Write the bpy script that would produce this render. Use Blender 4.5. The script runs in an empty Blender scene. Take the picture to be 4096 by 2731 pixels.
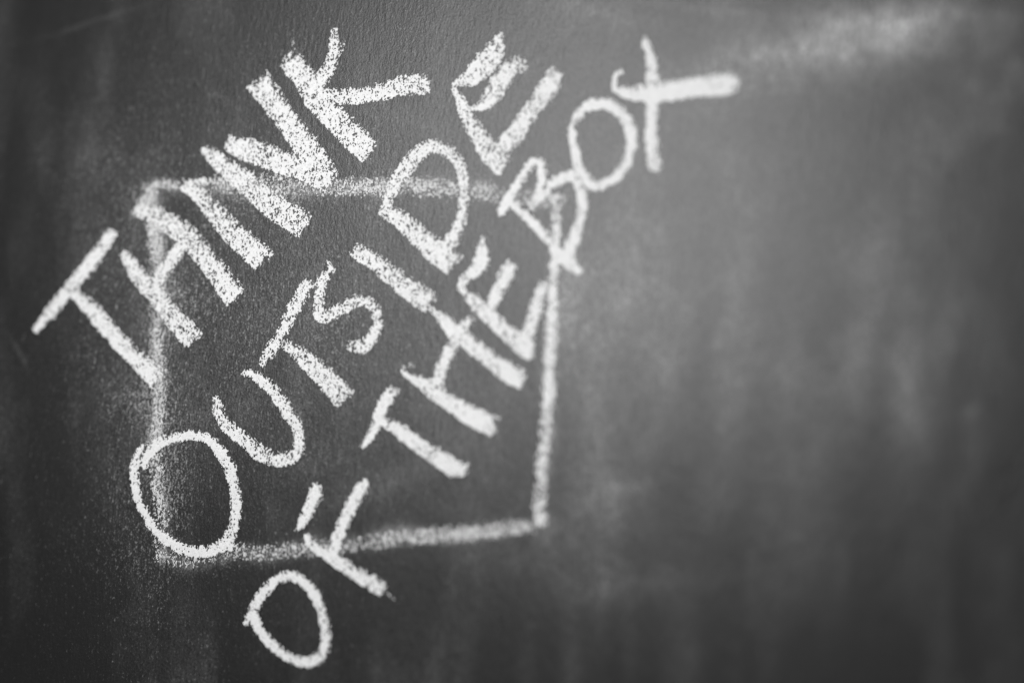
import bpy, math
import numpy as np
from mathutils import Matrix, Vector

# ------------------------------------------------------------------ camera
W, H = 4096.0, 2731.0                       # frame of the photograph
LENS, TILT = 40.0, math.radians(23.0)
FPX = LENS / 36.0 * W
DC = 0.467                                  # metres from lens to board at the frame centre
ORG = np.array([0.0, 0.0, 1.40])            # board point at the frame centre
nx, ny = 0.92, 0.39                         # direction of growing distance (right, a little down)
Nc = np.array([-math.sin(TILT) * nx, math.sin(TILT) * ny, math.cos(TILT)]); Nc /= np.linalg.norm(Nc)
Uc = np.array([0.0, 1.0, 0.0]); Uc = Uc - Nc * Uc.dot(Nc); Uc /= np.linalg.norm(Uc)
Xc = np.cross(Uc, Nc)
M3 = np.array([Xc, -Nc, Uc])                # camera axes -> world axes (board in XZ, facing -Y)
CAM = ORG - M3 @ np.array([0, 0, -1.0]) * DC

sc = bpy.context.scene
cam_data = bpy.data.cameras.new("camera")
cam = bpy.data.objects.new("camera", cam_data)
sc.collection.objects.link(cam)
m = Matrix([list(M3[i]) + [CAM[i]] for i in range(3)] + [[0, 0, 0, 1]])
cam.matrix_world = m
cam_data.lens = LENS; cam_data.sensor_width = 36.0
cam_data.clip_start = 0.01; cam_data.clip_end = 50
sc.camera = cam


def pix_to_board(px, py):
    d = np.array([px - W / 2, -(py - H / 2), -FPX])
    w = M3 @ d
    t = -CAM[1] / w[1]
    return CAM + w * t


def board_to_pix(x, z):
    r0 = x - CAM[0]; r1 = 0.0 - CAM[1]; r2 = z - CAM[2]
    cx = M3[0, 0] * r0 + M3[1, 0] * r1 + M3[2, 0] * r2
    cy = M3[0, 1] * r0 + M3[1, 1] * r1 + M3[2, 1] * r2
    cz = M3[0, 2] * r0 + M3[1, 2] * r1 + M3[2, 2] * r2
    d = np.maximum(-cz, 0.02)
    return W / 2 + cx / d * FPX, H / 2 - cy / d * FPX


cam_data.dof.use_dof = True
fpt = pix_to_board(1090, 1250)
cam_data.dof.focus_distance = float(-(M3.T @ (fpt - CAM))[2])
cam_data.dof.aperture_fstop = 1.5
cam_data.dof.aperture_blades = 0

# ------------------------------------------------------------------ light
world = bpy.data.worlds.new("World"); sc.world = world
world.use_nodes = True
world.node_tree.nodes["Background"].inputs[0].default_value = (1, 1, 1, 1)
world.node_tree.nodes["Background"].inputs[1].default_value = 0.005


def area(name, loc, target, size, size_y, power, spread=180):
    l = bpy.data.lights.new(name, 'AREA'); l.shape = 'RECTANGLE'
    l.size = size; l.size_y = size_y; l.energy = power; l.spread = math.radians(spread)
    o = bpy.data.objects.new(name, l); sc.collection.objects.link(o)
    o.location = loc
    o.rotation_euler = (Vector(target) - Vector(loc)).to_track_quat('-Z', 'Y').to_euler()
    return o


# a broad window light standing where the matt board mirrors it, right of the lens
gp = pix_to_board(2500, 740)
vin = gp - CAM
mir = np.array([vin[0], -vin[1], vin[2]]); mir /= np.linalg.norm(mir)
key = area("window_light", tuple(gp + mir * 0.95), tuple(pix_to_board(1450, 1150)), 0.46, 0.46, 2.9, 74)

sc.view_settings.view_transform = 'Standard'
sc.view_settings.look = 'None'
sc.view_settings.exposure = 0.0
sc.view_settings.gamma = 1.0

# ------------------------------------------------------------------ noise helpers
def vnoise(x, y, seed):
    """smooth value noise in 0..1, lattice spacing 1"""
    xi = np.floor(x).astype(np.int64); yi = np.floor(y).astype(np.int64)
    fx = x - xi; fy = y - yi
    fx = fx * fx * (3 - 2 * fx); fy = fy * fy * (3 - 2 * fy)

    def h(a, b):
        v = (a * 374761393 + b * 668265263 + seed * 2147483647) & 0xFFFFFFFF
        v = ((v ^ (v >> 13)) * 1274126177) & 0xFFFFFFFF
        v = ((v ^ (v >> 16)) * 2246822519) & 0xFFFFFFFF
        return ((v ^ (v >> 15)) & 0xFFFFFF) / float(0xFFFFFF)
    a = h(xi, yi); b = h(xi + 1, yi); c = h(xi, yi + 1); d = h(xi + 1, yi + 1)
    return (a * (1 - fx) + b * fx) * (1 - fy) + (c * (1 - fx) + d * fx) * fy


def rank(v, ref):
    return np.interp(v, ref, np.linspace(0, 1, len(ref)))


def tooth_raw(x, y):
    """the pits and bumps of the painted board, x/y in photo-sized units (0.1 mm)"""
    wx = x + 5 * (vnoise(x / 23, y / 23, 91) - .5); wy = y + 5 * (vnoise(x / 23, y / 23, 92) - .5)
    return (0.32 * vnoise(wx / 8.0, wy / 10.5, 1) + 0.50 * vnoise(wx / 3.7, wy / 5.0, 2)
            + 0.18 * vnoise((wx + .25 * wy) / 4.0, wy / 15.0, 3))


_g = np.meshgrid(np.arange(0, 2400, 7.3), np.arange(0, 2400, 6.1))
TREF = np.sort(tooth_raw(_g[0].ravel(), _g[1].ravel()))[::97]
UNIT = 0.42 / W                              # one photo pixel on the board, metres


def tooth(x, z):
    return rank(tooth_raw(x / UNIT + 5000, z / UNIT), TREF)


# ------------------------------------------------------------------ materials
def new_mat(name):
    mt = bpy.data.materials.new(name); mt.use_nodes = True
    nt = mt.node_tree
    for n in list(nt.nodes):
        if n.type not in ('OUTPUT_MATERIAL', 'BSDF_PRINCIPLED'):
            nt.nodes.remove(n)
    return mt, nt, nt.nodes["Principled BSDF"]


def N(nt, t, **kw):
    n = nt.nodes.new(t)
    for k, v in kw.items():
        setattr(n, k, v)
    return n


def math_n(nt, op, a, b=None, c=None, clamp=False):
    n = N(nt, 'ShaderNodeMath', operation=op, use_clamp=clamp)
    for i, v in enumerate((a, b, c)):
        if v is None: continue
        if isinstance(v, (int, float)): n.inputs[i].default_value = v
        else: nt.links.new(v, n.inputs[i])
    return n.outputs[0]


def ramp(nt, v, a, b, lo=0.0, hi=1.0):
    n = N(nt, 'ShaderNodeMapRange')
    nt.links.new(v, n.inputs[0])
    for i, q in enumerate((a, b, lo, hi)): n.inputs[i + 1].default_value = q
    return n.outputs[0]


def noise(nt, vec, scale, detail=3, rough=.55, dist=0.0):
    n = N(nt, 'ShaderNodeTexNoise')
    nt.links.new(vec, n.inputs['Vector'])
    n.inputs['Scale'].default_value = scale; n.inputs['Detail'].default_value = detail
    n.inputs['Roughness'].default_value = rough; n.inputs['Distortion'].default_value = dist
    return n.outputs[0]


def mapping(nt, vec, scale=(1, 1, 1), rot=(0, 0, 0)):
    n = N(nt, 'ShaderNodeMapping')
    nt.links.new(vec, n.inputs[0])
    n.inputs['Scale'].default_value = scale; n.inputs['Rotation'].default_value = rot
    return n.outputs[0]


def board_material():
    mt, nt, bs = new_mat("painted_board")
    tc = N(nt, 'ShaderNodeTexCoord').outputs['Object']
    haze = N(nt, 'ShaderNodeAttribute', attribute_name='dust_and_light').outputs['Fac']
    fleck = N(nt, 'ShaderNodeAttribute', attribute_name='dust_fleck').outputs['Fac']
    vert = mapping(nt, tc, (1, 1, .55))                   # grain drawn out upright
    streak = mapping(nt, tc, (1, 1, .16), (0, math.radians(4), 0))
    diag = mapping(nt, tc, (1, 1, .35), (0, math.radians(62), 0))
    g1 = noise(nt, mapping(nt, tc, (1, 1, .85)), 1100, 2, .7)
    g2 = noise(nt, vert, 620, 2, .6, .3)
    g3 = noise(nt, streak, 900, 2, .6)
    g4 = noise(nt, diag, 420, 3, .6)
    cl2 = noise(nt, mapping(nt, tc, (1, 1, .8)), 95, 4, .6, .8)
    cl = noise(nt, mapping(nt, tc, (1, 1, .5)), 38, 5, .6, .5)
    # loose chalk grains caught on the tooth of the board
    tooth_v = math_n(nt, 'ADD', math_n(nt, 'MULTIPLY', g1, .5), math_n(nt, 'ADD', math_n(nt, 'MULTIPLY', g2, .32), math_n(nt, 'MULTIPLY', g3, .18)))
    thr = math_n(nt, 'SUBTRACT', .645, math_n(nt, 'MULTIPLY', fleck, .17))
    grain = math_n(nt, 'MULTIPLY', math_n(nt, 'SUBTRACT', tooth_v, thr), 5.0, clamp=True)
    grain = math_n(nt, 'MULTIPLY', grain, math_n(nt, 'ADD', .10, math_n(nt, 'MULTIPLY', fleck, .35)), clamp=True)
    clouds = math_n(nt, 'MULTIPLY', ramp(nt, cl, .3, .7, .55, 1.45), ramp(nt, cl2, .3, .7, .65, 1.35))
    hz = math_n(nt, 'MULTIPLY', haze, clouds)
    hz = math_n(nt, 'MULTIPLY', hz, ramp(nt, tooth_v, .40, .62, .08, 2.3))
    dust = math_n(nt, 'ADD', hz, grain, clamp=True)
    mix = N(nt, 'ShaderNodeMix', data_type='RGBA')
    nt.links.new(dust, mix.inputs[0])
    mix.inputs[6].default_value = (.012, .012, .012, 1)
    mix.inputs[7].default_value = (.80, .80, .80, 1)
    nt.links.new(mix.outputs[2], bs.inputs['Base Color'])
    nt.links.new(ramp(nt, dust, 0, .5, .375, .85), bs.inputs['Roughness'])
    bs.inputs['Specular IOR Level'].default_value = .29
    hsum = math_n(nt, 'ADD', math_n(nt, 'MULTIPLY', tooth_v, 1.0), math_n(nt, 'MULTIPLY', g4, .6))
    bp = N(nt, 'ShaderNodeBump')
    bp.inputs['Strength'].default_value = .55
    bp.inputs['Distance'].default_value = .0005
    nt.links.new(hsum, bp.inputs['Height'])
    nt.links.new(bp.outputs[0], bs.inputs['Normal'])
    return mt


def chalk_material(name, lo, hi):
    mt, nt, bs = new_mat(name)
    tc = N(nt, 'ShaderNodeTexCoord').outputs['Object']
    n1 = noise(nt, mapping(nt, tc, (1, 1, .6)), 1500, 3, .6)
    n2 = noise(nt, tc, 260, 3, .6)
    s = math_n(nt, 'ADD', math_n(nt, 'MULTIPLY', n1, .7), math_n(nt, 'MULTIPLY', n2, .3))
    v = ramp(nt, s, .35, .6, lo, hi)
    cmb = N(nt, 'ShaderNodeCombineColor')
    for i in range(3): nt.links.new(v, cmb.inputs[i])
    nt.links.new(cmb.outputs[0], bs.inputs['Base Color'])
    bs.inputs['Roughness'].default_value = .95
    bs.inputs['Specular IOR Level'].default_value = .1
    bp = N(nt, 'ShaderNodeBump'); bp.inputs['Strength'].default_value = .3; bp.inputs['Distance'].default_value = .0002
    nt.links.new(n1, bp.inputs['Height']); nt.links.new(bp.outputs[0], bs.inputs['Normal'])
    return mt


MAT_BOARD = board_material()
MAT_CHALK = chalk_material("white_chalk", .53, .63)
MAT_RUBBED = chalk_material("rubbed_chalk", .26, .58)

# ------------------------------------------------------------------ the board
root = bpy.data.objects.new("chalkboard", None); sc.collection.objects.link(root)
root.location = tuple(ORG)
root['label'] = "dark grey chalkboard lettered THINK OUTSIDE OF THE BOX over a half erased chalk square"
root['category'] = "chalkboard"


def mesh_obj(name, verts, faces, mat, parent, label=None, attrs=None, smooth=False):
    me = bpy.data.meshes.new(name)
    nv, nf = len(verts), len(faces)
    me.vertices.add(nv); me.vertices.foreach_set("co", np.asarray(verts, np.float32).ravel())
    me.loops.add(nf * 4); me.loops.foreach_set("vertex_index", np.asarray(faces, np.int32).ravel())
    me.polygons.add(nf)
    me.polygons.foreach_set("loop_start", np.arange(0, nf * 4, 4, dtype=np.int32))
    me.polygons.foreach_set("loop_total", np.full(nf, 4, np.int32))
    me.update(calc_edges=True)
    if smooth: me.polygons.foreach_set("use_smooth", np.ones(nf, bool))
    for k, v in (attrs or {}).items():
        a = me.attributes.new(k, 'FLOAT', 'POINT'); a.data.foreach_set("value", np.asarray(v, np.float32))
    me.materials.append(mat)
    o = bpy.data.objects.new(name, me); sc.collection.objects.link(o)
    o.parent = parent
    if label: o['label'] = label
    return o


BX0, BX1, BZ0, BZ1, BT = -.62, .78, -.60, .50, .012      # board extents about ORG, thickness
STEP = .0017
gx = np.arange(BX0, BX1 + 1e-6, STEP); gz = np.arange(BZ0, BZ1 + 1e-6, STEP)
nxg, nzg = len(gx), len(gz)
X, Z = np.meshgrid(gx, gz)
PX, PY = board_to_pix(X + ORG[0], Z + ORG[2])


def blob(cx, cy, rx, ry, ang, amp, p=1.0):
    a = math.radians(ang); dx = PX - cx; dy = PY - cy
    u = (dx * math.cos(a) + dy * math.sin(a)) / rx; v = (-dx * math.sin(a) + dy * math.cos(a)) / ry
    return amp * np.exp(-(u * u + v * v) ** p)


wob = 60 * (vnoise(PX / 300, PY / 300, 21) - .5)
PX0, PY0 = PX, PY
PX = PX + wob; PY = PY + 60 * (vnoise(PX / 260, PY / 260, 22) - .5)
BOX_LINES = [
  ('top side of the erased square, rubbed to a pale band', 
   [[(605,742,36,.62),(650,735,44,.6),(720,745,46,.5),(850,738,70,.42),(1000,730,84,.42),(1133,735,84,.45),(1260,745,70,.4),(1381,745,70,.55),(1500,750,66,.58),(1620,748,60,.45),
     (1700,748,76,.55),(1800,755,60,.5),(1870,765,60,.3),(1925,768,70,.5),(1990,780,60,.42),(2060,790,50,.35),(2150,800,64,.55),(2245,798,46,.6)]]),
  ('left side of the erased square, faintest and streaky', 
   [[(598,750,50,.6),(600,800,60,.6),(612,900,50,.72),(620,1000,50,.66),(628,1080,50,.62),(632,1180,46,.45),(622,1290,40,.42),(630,1400,46,.48),(640,1500,44,.46),(638,1620,46,.46),(622,1734,56,.6),
     (628,1850,50,.4),(632,1957,52,.55),(645,2030,50,.5),(640,2100,60,.3),(645,2230,50,.3)], [(560,830,34,.8),(590,770,30,.7)]]),
  ('right side of the square, brightest of its four', 
   [[(2222,790,30,.7),(2225,850,28,.8),(2227,925,30,.85),(2218,1050,34,.86),(2212,1150,40,.84),(2205,1300,44,.86),(2200,1450,44,.9),(2195,1600,48,.88),(2185,1700,46,.85),(2170,1850,44,.8),
     (2158,2000,42,.74),(2162,2088,46,.72)]]),
  ('bottom side of the square, broken and granular', 
   [[(2128,2104,44,.5),(2060,2112,56,.55),(2000,2118,60,.6),(1850,2130,62,.66),(1700,2142,60,.62),(1590,2150,60,.55),(1500,2165,56,.45),(1400,2185,50,.32),(1280,2188,60,.42),(1175,2198,62,.42),(1060,2208,60,.42),
     (950,2200,56,.36),(800,2240,46,.3),(700,2240,56,.35),(640,2215,60,.4)]]),
]


# smears the eraser left, plus wide blobs painting light falloff: centre x, y, half sizes, turn in degrees, amount
SMEARS_AND_LIGHT = [
    (3440, 125, 300, 85, -7, .12), (3700, 70, 280, 60, 0, .04), (3560, 170, 260, 110, -4, .06), (3540, 100, 150, 35, -4, .06), (3350, 170, 420, 110, -12, .04), (3560, 195, 150, 14, 12, .05), (3080, 215, 330, 60, -14, .03),
    (3250, 190, 300, 45, -12, .05), (3960, 90, 110, 40, 10, .035), (2900, 40, 400, 18, 7, .04), (2500, 70, 380, 30, 10, .03),
    (3250, 240, 480, 150, -10, .05), (3600, 170, 300, 130, 0, .03), (3100, 330, 400, 40, -20, .02),
    (2275, 1230, 75, 210, 8, .13), (2320, 1080, 60, 60, 0, .05), (2600, 1500, 70, 330, 6, .04), (2720, 1300, 60, 260, 8, .035),
    (2980, 1150, 90, 380, 4, .045), (2640, 1300, 55, 420, 3, .04), (3470, 1250, 70, 380, 8, .07), (3150, 1450, 60, 300, 5, .035), (3500, 1000, 60, 200, 4, .03), (3260, 1750, 90, 330, 2, .035),
    (3640, 1560, 80, 330, 3, .065), (3780, 1350, 55, 260, 5, .05), (3880, 1800, 60, 200, 8, .02), (3700, 800, 40, 40, 0, .03),
    (2560, 1100, 50, 300, 5, .04), (2860, 1350, 26, 30, 0, .05), (2900, 1700, 70, 260, 3, .03), (3880, 1650, 26, 20, 0, .04), (2500, 1935, 70, 22, -4, .05), (2430, 1990, 90, 120, 0, .03),
    (2350, 1700, 100, 420, 3, .045), (2100, 2240, 240, 80, 0, .02), (2500, 2350, 320, 60, -8, .02), (2660, 560, 260, 200, 0, .025),
    (2600, 850, 380, 500, 0, .03), (3100, 700, 60, 260, 12, .02), (2450, 1150, 130, 520, 8, .03),
    (560, 1500, 200, 600, 0, .018),
    (1300, 1250, 850, 800, 0, .013), (850, 1100, 450, 600, 0, .014), (2700, 900, 800, 800, 0, .026), (2350, 2150, 250, 200, 0, .02), (2200, 2120, 60, 60, 0, .05), (1560, 720, 100, 300, 12, .02), (1900, 760, 300, 90, 0, .03),  # widest blobs put the board's brighter middle into the dust colour
    (300, 105, 150, 8, -17, .016), (440, 55, 150, 9, -19, .012), (430, 640, 260, 120, 0, .012), (900, 380, 70, 10, 34, .03),
    (70, 1420, 70, 8, 58, .03), (1700, 500, 200, 60, 30, .02), (1550, 1920, 260, 60, -25, .025), (1250, 1900, 120, 60, -20, .02),
    (1800, 1700, 420, 420, 0, .018), (2250, 400, 500, 400, 0, .012),
]
haze = .0015 + 0 * PX
for b in SMEARS_AND_LIGHT: haze = haze + blob(*b)
# the rubbed-out square: chalk dragged into the pores beside its lines
for (lab_, sts_), amp_, wid_ in zip(BOX_LINES, (.11, .12, .04, .10), (.42, .44, .6, .46)):
    for st_ in sts_:
        best = np.zeros_like(PX)
        for a_, b_ in zip(st_[:-1], st_[1:]):
            L2 = (b_[0] - a_[0]) ** 2 + (b_[1] - a_[1]) ** 2
            t_ = np.clip(((PX - a_[0]) * (b_[0] - a_[0]) + (PY - a_[1]) * (b_[1] - a_[1])) / L2, 0, 1)
            d_ = np.hypot(PX - a_[0] - t_ * (b_[0] - a_[0]), PY - a_[1] - t_ * (b_[1] - a_[1]))
            w_ = (a_[2] * (1 - t_) + b_[2] * t_) * wid_
            best = np.maximum(best, np.exp(-(d_ / w_) ** 2) * (a_[3] * (1 - t_) + b_[3] * t_))
        haze = haze + amp_ * 2 * best * (.25 + 1.3 * vnoise(PX0 / 24, PY0 / 75, 44))
# long soft wipes over the whole board; lower-right fade paints in corner falloff
wipe = vnoise(PX0 / 150 + .4 * PY0 / 600, PY0 / 560, 31) * .6 + vnoise(PX0 / 60, PY0 / 330, 32) * .4
haze = haze + .042 * np.clip(wipe - .42, 0, 1) + (.03 + .07 / (1 + np.exp(-(PX0 - 2000) / 250))) / (1 + np.exp((PY0 + .25 * (PX0 - 2048) - 2200) / 200)) * np.clip(vnoise(PX0 / 330, PY0 / 260, 33) * .55 + vnoise(PX0 / 120, PY0 / 150, 34) * .45 - .5, 0, 1) * (.15 + .85 / (1 + np.exp(-(PX0 - 2200) / 200))) / (1 + np.exp((PY0 + .25 * (PX0 - 2048) - 2050) / 190))
FLECK = [
    (1200, 1000, 700, 800, 0, .30), (1500, 150, 500, 200, 0, .15), (600, 1500, 350, 800, 0, .25), (640, 1900, 110, 380, 0, .25), (900, 2230, 500, 60, 0, .12),
    (900, 2300, 600, 330, 0, .08), (1450, 1150, 250, 260, 0, .15), (640, 1450, 60, 700, 0, .25), (1450, 760, 600, 60, 0, .3),
    (500, 800, 300, 500, 0, .12),
]
fleck = .30 + 0 * PX
for b in FLECK: fleck = fleck + blob(*b)
fleck = np.clip(fleck * (.7 + .6 * vnoise(PX0 / 90, PY0 / 200, 41)), 0, 1)
PX, PY = PX0, PY0

idx = np.arange(nxg * nzg).reshape(nzg, nxg)
front = np.stack([idx[:-1, :-1], idx[:-1, 1:], idx[1:, 1:], idx[1:, :-1]], -1).reshape(-1, 4)
vf = np.stack([X.ravel(), np.zeros(X.size), Z.ravel()], 1)
ring = np.concatenate([idx[0, :], idx[1:, -1], idx[-1, -2::-1], idx[-2:0:-1, 0]])
vb = vf[ring] + np.array([0, BT, 0])
nb = len(ring); b0 = len(vf)
k = np.arange(nb); k2 = (k + 1) % nb
sides = np.stack([ring[k2], ring[k], b0 + k, b0 + k2], 1)
# back: one quad through the four corners of the rim
cs = [0, nxg - 1, nxg - 1 + nzg - 1, 2 * (nxg - 1) + nzg - 1]
backf = np.array([[b0 + cs[3], b0 + cs[2], b0 + cs[1], b0 + cs[0]]])
mesh_obj("board_panel", np.concatenate([vf, vb]), np.concatenate([front, sides, backf]), MAT_BOARD, root,
         attrs={'dust_and_light': np.concatenate([haze.ravel(), np.zeros(nb)]), 'dust_fleck': np.concatenate([fleck.ravel(), np.zeros(nb)])})

# ------------------------------------------------------------------ the chalk writing
# every stroke: (x, y, width) along its middle, in photo pixels; the marks are laid on the board's plane
LETTERS = {
 'THINK': [
  ('T', [[(147,1318,26),(190,1265,44),(238,1203,50),(314,1116,54),(386,1024,53),(430,962,50),(450,932,44)],
         [(304,1177,40),(370,1234,64),(457,1345,64),(544,1427,64),(600,1485,74),(622,1512,72)]]),
  ('H', [[(500,1015,34),(550,1095,66),(600,1145,76),(630,1185,72),(680,1245,76),(725,1300,84),(772,1352,84)],
         [(550,842,44),(610,850,74),(680,895,80),(750,940,84),(800,1000,78),(865,1080,84),(930,1170,92),(940,1184,88)],
         [(752,905,24),(742,965,50),(695,1030,50),(650,1095,55),(610,1145,60)]]),
  ('I', [[(745,745,46),(800,775,62),(840,830,62),(880,870,80),(930,930,84),(995,985,92),(1045,1030,98),(1052,1038,94)],
         [(815,722,22),(780,735,34),(755,750,40)]]),
  ('N', [[(827,600,44),(876,645,68),(930,691,76),(995,733,88),(1056,795,88),(1114,837,100),(1190,883,104),(1216,902,96)],
         [(915,569,50),(964,592,84),(1041,615,92),(1133,653,92),(1209,672,86),(1278,714,74),(1300,735,60)],
         [(1036,328,100),(1097,412,92),(1160,493,88),(1213,569,94),(1271,649,100),(1326,724,74)]]),
  ('K', [[(1166,246,92),(1227,323,88),(1271,408,86),(1329,457,98),(1392,524,100),(1454,587,98),(1478,612,84)],
         [(1340,126,22),(1338,180,38),(1334,234,44),(1316,279,52),(1288,310,60),(1278,350,60)],
         [(1303,377,40),(1396,390,64),(1486,377,62),(1575,354,68),(1646,337,80),(1704,338,74)],
         [(1372,168,8,.5),(1366,190,16,.55),(1362,216,14,.55)], [(1170,160,8,.35),(1178,185,10,.4),(1158,222,16,.45),(1150,240,30,.6)]]),
 ],
 'OUTSIDE': [
  ('O', [[(573,1780,14),(552,1815,30),(541,1860,40),(539,1905,36),(544,1957,34),(562,2015,34),(593,2073,33),(633,2127,36),(691,2176,42),(754,2203,42),(807,2209,46),
          (865,2198,50),(910,2163,48),(937,2113,42),(948,2046,40),(946,1979,42),(934,1912,44),(912,1850,44),(879,1796,44),(843,1756,36),
          (789,1738,34),(727,1743,36),(673,1756,36),(629,1779,42),(597,1814,40),(572,1862,34)],
         [(905,2150,24),(922,2175,30),(925,2192,22)]]),
  ('U', [[(870,1595,24),(872,1625,40),(882,1670,42),(923,1716,50),(977,1756,50),(1039,1810,62),(1097,1837,60),(1155,1837,54),(1197,1803,46),(1202,1747,42),
          (1182,1689,46),(1146,1636,50),(1115,1585,50),(1080,1545,50),(1040,1512,40),(998,1490,30),(978,1496,18)]]),
  ('T', [[(1235,1134,52),(1199,1197,54),(1165,1254,50),(1137,1321,42),(1103,1378,48),(1070,1421,50),(1050,1457,24)],
         [(1152,1380,42),(1204,1417,58),(1256,1465,74),(1314,1517,82),(1366,1575,90),(1378,1588,90)]]),
  ('S', [[(1310,1044,6),(1328,1078,22)],
         [(1328,1082,26),(1304,1101,38),(1285,1139,38),(1278,1197,40),(1276,1240,40),(1282,1270,46),(1323,1259,42),(1371,1235,48),(1419,1206,44),
          (1462,1197,40),(1500,1230,38),(1515,1278,38),(1505,1331,44),(1476,1369,44),(1443,1393,52),(1405,1383,34)]]),
  ('I', [[(1424,1000,48),(1445,1015,60),(1500,1042,66),(1560,1095,70),(1620,1140,78),(1670,1180,84),(1716,1208,84)], [(1708,1205,8),(1718,1235,6)]]),
  ('D', [[(1543,850,30),(1550,790,44),(1590,725,54),(1650,640,62),(1700,595,58),(1750,580,52),(1810,615,48),(1845,665,40),(1856,725,40),(1858,780,40),
          (1852,850,40),(1835,915,46),(1805,960,56),(1780,1010,60)],
         [(1532,842,44),(1560,855,52),(1610,878,70),(1665,935,78),(1725,985,84),(1780,1030,94),(1812,1055,94)]]),
  ('E', [[(1820,360,20),(1847,410,42),(1865,465,50),(1900,520,64),(1935,575,72),(1975,630,80),(2012,662,86)],
         [(1816,338,12),(1862,326,50),(1905,295,80),(1950,245,92),(1982,205,78),(1997,160,40),(2003,132,10)],
         [(1868,430,8),(1915,434,22),(1950,412,62),(1975,370,74),(2005,325,72),(2030,290,70),(2056,262,66,.9),(2084,252,54,.55),(2094,285,34,.4)],
         [(2004,602,66),(2060,540,72),(2100,480,66),(2145,420,70),(2185,365,76),(2215,320,74),(2230,292,54)]]),
 ],
 'OF': [
  ('O', [[(988,2488,22,.7),(1000,2460,30),(1018,2430,42),(1042,2385,42),(1075,2345,42),(1120,2310,40),(1165,2298,36),(1212,2318,38),(1250,2360,42),(1277,2405,36),
          (1295,2460,36),(1306,2520,36),(1305,2580,38),(1282,2625,48),(1240,2648,44),(1185,2640,42),(1130,2612,36),(1085,2575,38),(1052,2535,32),
          (1025,2490,40),(1012,2450,40)]]),
  ('F', [[(1232,2150,28),(1248,2182,42),(1300,2210,44),(1360,2245,52),(1415,2285,54),(1475,2320,58),(1528,2354,50)],
         [(1540,2358,10,.6),(1575,2394,6,.5)],
         [(1182,2122,12,.6),(1200,2108,28),(1215,2080,38),(1240,2030,42),(1262,1985,54),(1265,1955,46),(1258,1938,20)],
         [(1335,2215,50),(1355,2140,46),(1385,2065,48),(1420,2000,52),(1448,1955,52),(1462,1932,30)]]),
 ],
 'THE': [
  ('T', [[(1452,1788,10),(1485,1745,35),(1510,1700,38),(1525,1640,48),(1550,1590,56),(1582,1555,40,.6)],
         [(1525,1685,35),(1575,1700,46),(1630,1745,56),(1695,1790,60),(1760,1835,66),(1820,1870,70),(1856,1880,56)]]),
  ('H', [[(1604,1482,8),(1640,1510,30),(1690,1524,48),(1720,1555,56),(1790,1600,66),(1860,1645,74),(1920,1680,80),(1972,1700,80)],
         [(1724,1235,20),(1770,1268,40),(1815,1325,54),(1860,1350,60),(1910,1400,62),(1965,1437,64),(2020,1480,70),(2070,1507,78),(2090,1514,72)],
         [(1888,1275,36,.7),(1840,1320,46),(1815,1375,46),(1790,1425,42),(1760,1490,44),(1748,1545,50)],
         [(1612,1466,8,.4),(1648,1460,14,.4)]]),
  ('E', [[(1860,1165,22),(1900,1205,50),(1940,1248,50),(1990,1290,60),(2050,1345,68),(2100,1385,76),(2128,1398,84)],
         [(1845,1150,26),(1860,1110,34),(1905,1085,56),(1932,1045,64),(1932,1000,44),(1930,955,12)],
         [(1960,1232,44),(1990,1170,56),(2020,1110,60),(2045,1058,54)],
         [(2098,1375,55),(2125,1300,46),(2145,1230,50),(2165,1170,46),(2174,1135,34)]]),
 ],
 'BOX': [
  ('B', [[(2045,810,30),(2100,860,34),(2165,920,34),(2225,990,38),(2265,1035,62),(2318,1085,28)],
         [(2008,850,30),(2030,800,42),(2065,750,36),(2080,705,18)],
         [(2092,715,30,.8),(2100,690,32,.8),(2120,655,32),(2155,637,34),(2172,680,34),(2170,730,36),(2150,795,38),(2130,830,34,.6)],
         [(2150,800,36),(2200,745,40),(2250,710,44),(2300,700,44)],
         [(2298,690,40),(2325,760,38),(2335,820,42),(2325,890,42),(2295,960,46),(2270,1030,60)],
         [(2060,780,34,.45),(2110,810,30,.4)]]),
  ('O', [[(2297,490,22,.8),(2306,468,34),(2340,432,44),(2390,411,42),(2445,420,40),(2495,460,42),(2525,515,44),(2532,575,46),(2515,645,40),(2475,705,40),(2425,740,40),
          (2375,746,42),(2338,712,42),(2315,665,36),(2300,600,36),(2291,540,34),(2288,505,20)]]),
  ('X', [[(2575,148,16,.7),(2592,190,34),(2608,245,40),(2611,325,46),(2610,425,46),(2607,525,46),(2610,600,52),(2620,672,54)],
         [(2488,288,16),(2462,303,20),(2455,325,22),(2460,358,24),(2500,372,50),(2580,375,68),(2650,370,78),(2750,355,80),(2850,340,80),(2925,335,84),(2943,334,72)]]),
 ],
}
GS = 1.45 * UNIT           # spacing of the chalk grid on the board
RAG_DIR = (.64, -.77)        # strokes are clean on the lower left, ragged on the upper right


def smooth_path(st):
    """round the corners of a traced stroke a little (two passes of corner cutting)"""
    P = np.array([list(p) + [1.0] * (4 - len(p)) for p in st], float)
    for _ in range(2):
        if len(P) < 3: break
        Q = [P[0]]
        for a, b in zip(P[:-1], P[1:]):
            Q += [a * .75 + b * .25, a * .25 + b * .75]
        Q.append(P[-1]); P = np.array(Q)
    return P


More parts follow.
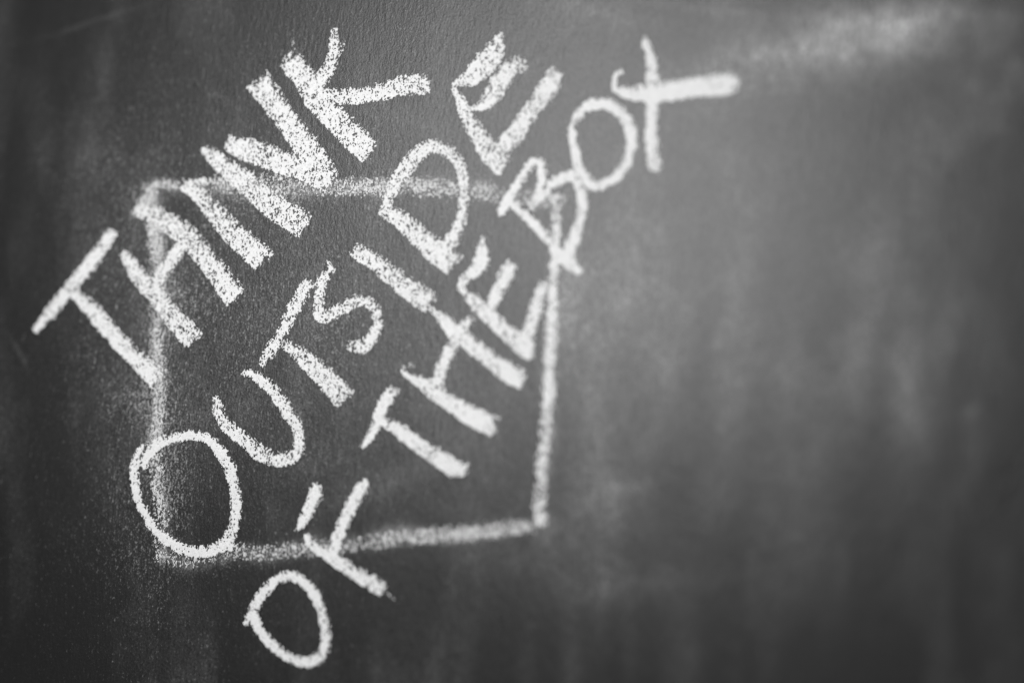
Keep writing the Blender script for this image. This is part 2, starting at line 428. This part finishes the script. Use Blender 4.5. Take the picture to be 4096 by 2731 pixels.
def chalk_mark(name, strokes, parent, mat, label, lift, seed, rubbed=False, press=.86):
    paths = [smooth_path(s) for s in strokes]
    allp = np.concatenate(paths)
    pad = allp[:, 2].max() * .5 + 26
    cs_ = [pix_to_board(x, y) for x in (allp[:, 0].min() - pad, allp[:, 0].max() + pad) for y in (allp[:, 1].min() - pad, allp[:, 1].max() + pad)]
    x0, x1 = min(c[0] for c in cs_), max(c[0] for c in cs_); z0, z1 = min(c[2] for c in cs_), max(c[2] for c in cs_)
    ax = np.arange(x0, x1, GS); az = np.arange(z0, z1, GS)
    # snap to a common lattice offset so neighbouring marks share the same board tooth
    GX, GZ = np.meshgrid(ax, az)
    px, py = board_to_pix(GX, GZ)
    px = px + 7 * (vnoise(GX / UNIT / 26 + 900, GZ / UNIT / 26, 50 + seed) - .5)
    py = py + 7 * (vnoise(GX / UNIT / 26 + 900, GZ / UNIT / 26, 80 + seed) - .5)
    dens = np.full(px.shape, -1.0)
    rag = vnoise(GX / UNIT / 21, GZ / UNIT / 21, 95 + seed) * .6 + vnoise(GX / UNIT / 9, GZ / UNIT / 9, 96 + seed) * .4
    for P in paths:
        n = len(P)
        arc = np.concatenate([[0], np.cumsum(np.hypot(*(P[1:, :2] - P[:-1, :2]).T))])
        for i in range(n - 1):
            a, b = P[i], P[i + 1]
            L = math.hypot(b[0] - a[0], b[1] - a[1]) + 1e-6
            r = max(a[2], b[2]) * .5 + 24
            lx, hx = min(a[0], b[0]) - r, max(a[0], b[0]) + r; ly, hy = min(a[1], b[1]) - r, max(a[1], b[1]) + r
            mk = (px > lx) & (px < hx) & (py > ly) & (py < hy)
            if not mk.any(): continue
            qx = px[mk] - a[0]; qy = py[mk] - a[1]
            ux, uy = (b[0] - a[0]) / L, (b[1] - a[1]) / L
            t = qx * ux + qy * uy; s = -qx * uy + qy * ux
            tc = np.clip(t, 0, L); f = tc / L
            hw = (a[2] * (1 - f) + b[2] * f) * .5 * (1 if rubbed else 1.05) + (0 if rubbed else 1.6); ba = a[3] * (1 - f) + b[3] * f
            cxx = qx - tc * ux; cyy = qy - tc * uy
            d = np.hypot(cxx, cyy)
            inside = hw - d
            for e_, on in ((0, arc[i] < P[0][2]), (1, arc[-1] - arc[i + 1] < P[-1][2])):
                if on and P[-e_][2] > 30:           # broad strokes stop square
                    v_ = (P[0] - P[min(3, n - 1)]) if e_ == 0 else (P[-1] - P[max(-4, -n)])
                    v_ = v_[:2] / (np.hypot(v_[0], v_[1]) + 1e-6)
                    ex = (px[mk] - P[-e_][0]) * v_[0] + (py[mk] - P[-e_][1]) * v_[1]
                    ex = ex + 26 * (rag[mk] - .5)
                    inside = np.minimum(inside, 13 - ex)
            side = np.clip(.5 + .5 * (cxx * RAG_DIR[0] + cyy * RAG_DIR[1]) / np.maximum(hw, 4), 0, 1)
            if rubbed:
                soft = 24.0
                v = np.clip((inside + 12) / soft, 0, 1) * ba * 1.08
                v[inside < -10] = -1
            else:
                soft = 7 + (np.minimum(hw * .75, 24)) * side
                v = np.clip((inside + 3) / soft, 0, 1) ** .6 * ba
                v[inside < -3] = -1
            dens[mk] = np.maximum(dens[mk], v)
    gxu = GX / UNIT; gzu = GZ / UNIT
    patch = vnoise(gxu / 70, gzu / 70, 60 + seed) * .6 + vnoise(gxu / 28, gzu / 28, 61 + seed) * .4
    th = tooth(GX, GZ)
    base = press + .34 * (patch - .5) if not rubbed else .95 + .8 * (patch - .5)
    cov = dens * base - th
    keep = (dens > 0) & (cov > 0)
    # heights: crumbs pile up a little where the chalk bites, and run down to the board at their rims
    hgt = np.clip(cov * 3.2, 0, 1)
    grit = vnoise(gxu / 4.2, gzu / 5.5, 70) * .6 + vnoise(gxu / 9, gzu / 11, 71) * .4
    y = -(lift + 2.5e-5 + hgt * (.5e-4 + 1.5e-4 * grit) * (.5 if rubbed else 1))
    c = keep[:-1, :-1] & keep[:-1, 1:] & keep[1:, 1:] & keep[1:, :-1]
    c |= (keep[:-1, :-1].astype(int) + keep[:-1, 1:] + keep[1:, 1:] + keep[1:, :-1]) >= 3
    ii = np.arange(px.size).reshape(px.shape)
    F = np.stack([ii[:-1, :-1][c], ii[:-1, 1:][c], ii[1:, 1:][c], ii[1:, :-1][c]], 1)
    used = np.unique(F)
    remap = np.zeros(px.size, np.int64); remap[used] = np.arange(len(used))
    jx = (vnoise(gxu * 1.7, gzu * 1.7, 72) - .5) * GS * .7; jz = (vnoise(gxu * 1.7, gzu * 1.7, 73) - .5) * GS * .7
    V = np.stack([(GX + jx - ORG[0]).ravel(), y.ravel(), (GZ + jz - ORG[2]).ravel()], 1)[used]
    o = mesh_obj(name, V, remap[F], mat, parent, label)
    return len(F)


tot = 0; seed = 1; lift = 1.2e-4
where = {'THINK': 'topmost line of writing, crossing the upper left corner of the square', 'OUTSIDE': 'longest word, second line of writing',
         'OF': 'two-letter word at the lower left', 'THE': 'three-letter word inside the right half of the square', 'BOX': 'word crossing the upper right corner of the square'}
for word, letters in LETTERS.items():
    e = bpy.data.objects.new("chalk_word", None); sc.collection.objects.link(e); e.parent = root
    e['label'] = "white chalk word %s, %s" % (word, where[word])
    for ch, strokes in letters:
        tot += chalk_mark("chalk_letter", strokes, e, MAT_CHALK, "chalk letter %s of the word %s" % (ch, word), lift, seed,
                          press={"THINK": .84, "OUTSIDE": .86, "OF": .94, "THE": .95, "BOX": .98}[word] + (.09 if (word, ch) in (("OUTSIDE", "O"), ("THINK", "T")) else 0))
        seed += 1; lift += 4e-6
e = bpy.data.objects.new("chalk_square", None); sc.collection.objects.link(e); e.parent = root
e['label'] = "large half erased chalk square outline behind the lettering"
for k_, (lab, strokes) in enumerate(BOX_LINES):
    tot += chalk_mark("chalk_line", strokes, e, MAT_RUBBED if k_ != 2 else MAT_CHALK, lab, 2e-5 * k_ + 1e-5, seed, rubbed=True)
    seed += 1
print("chalk quads", tot)
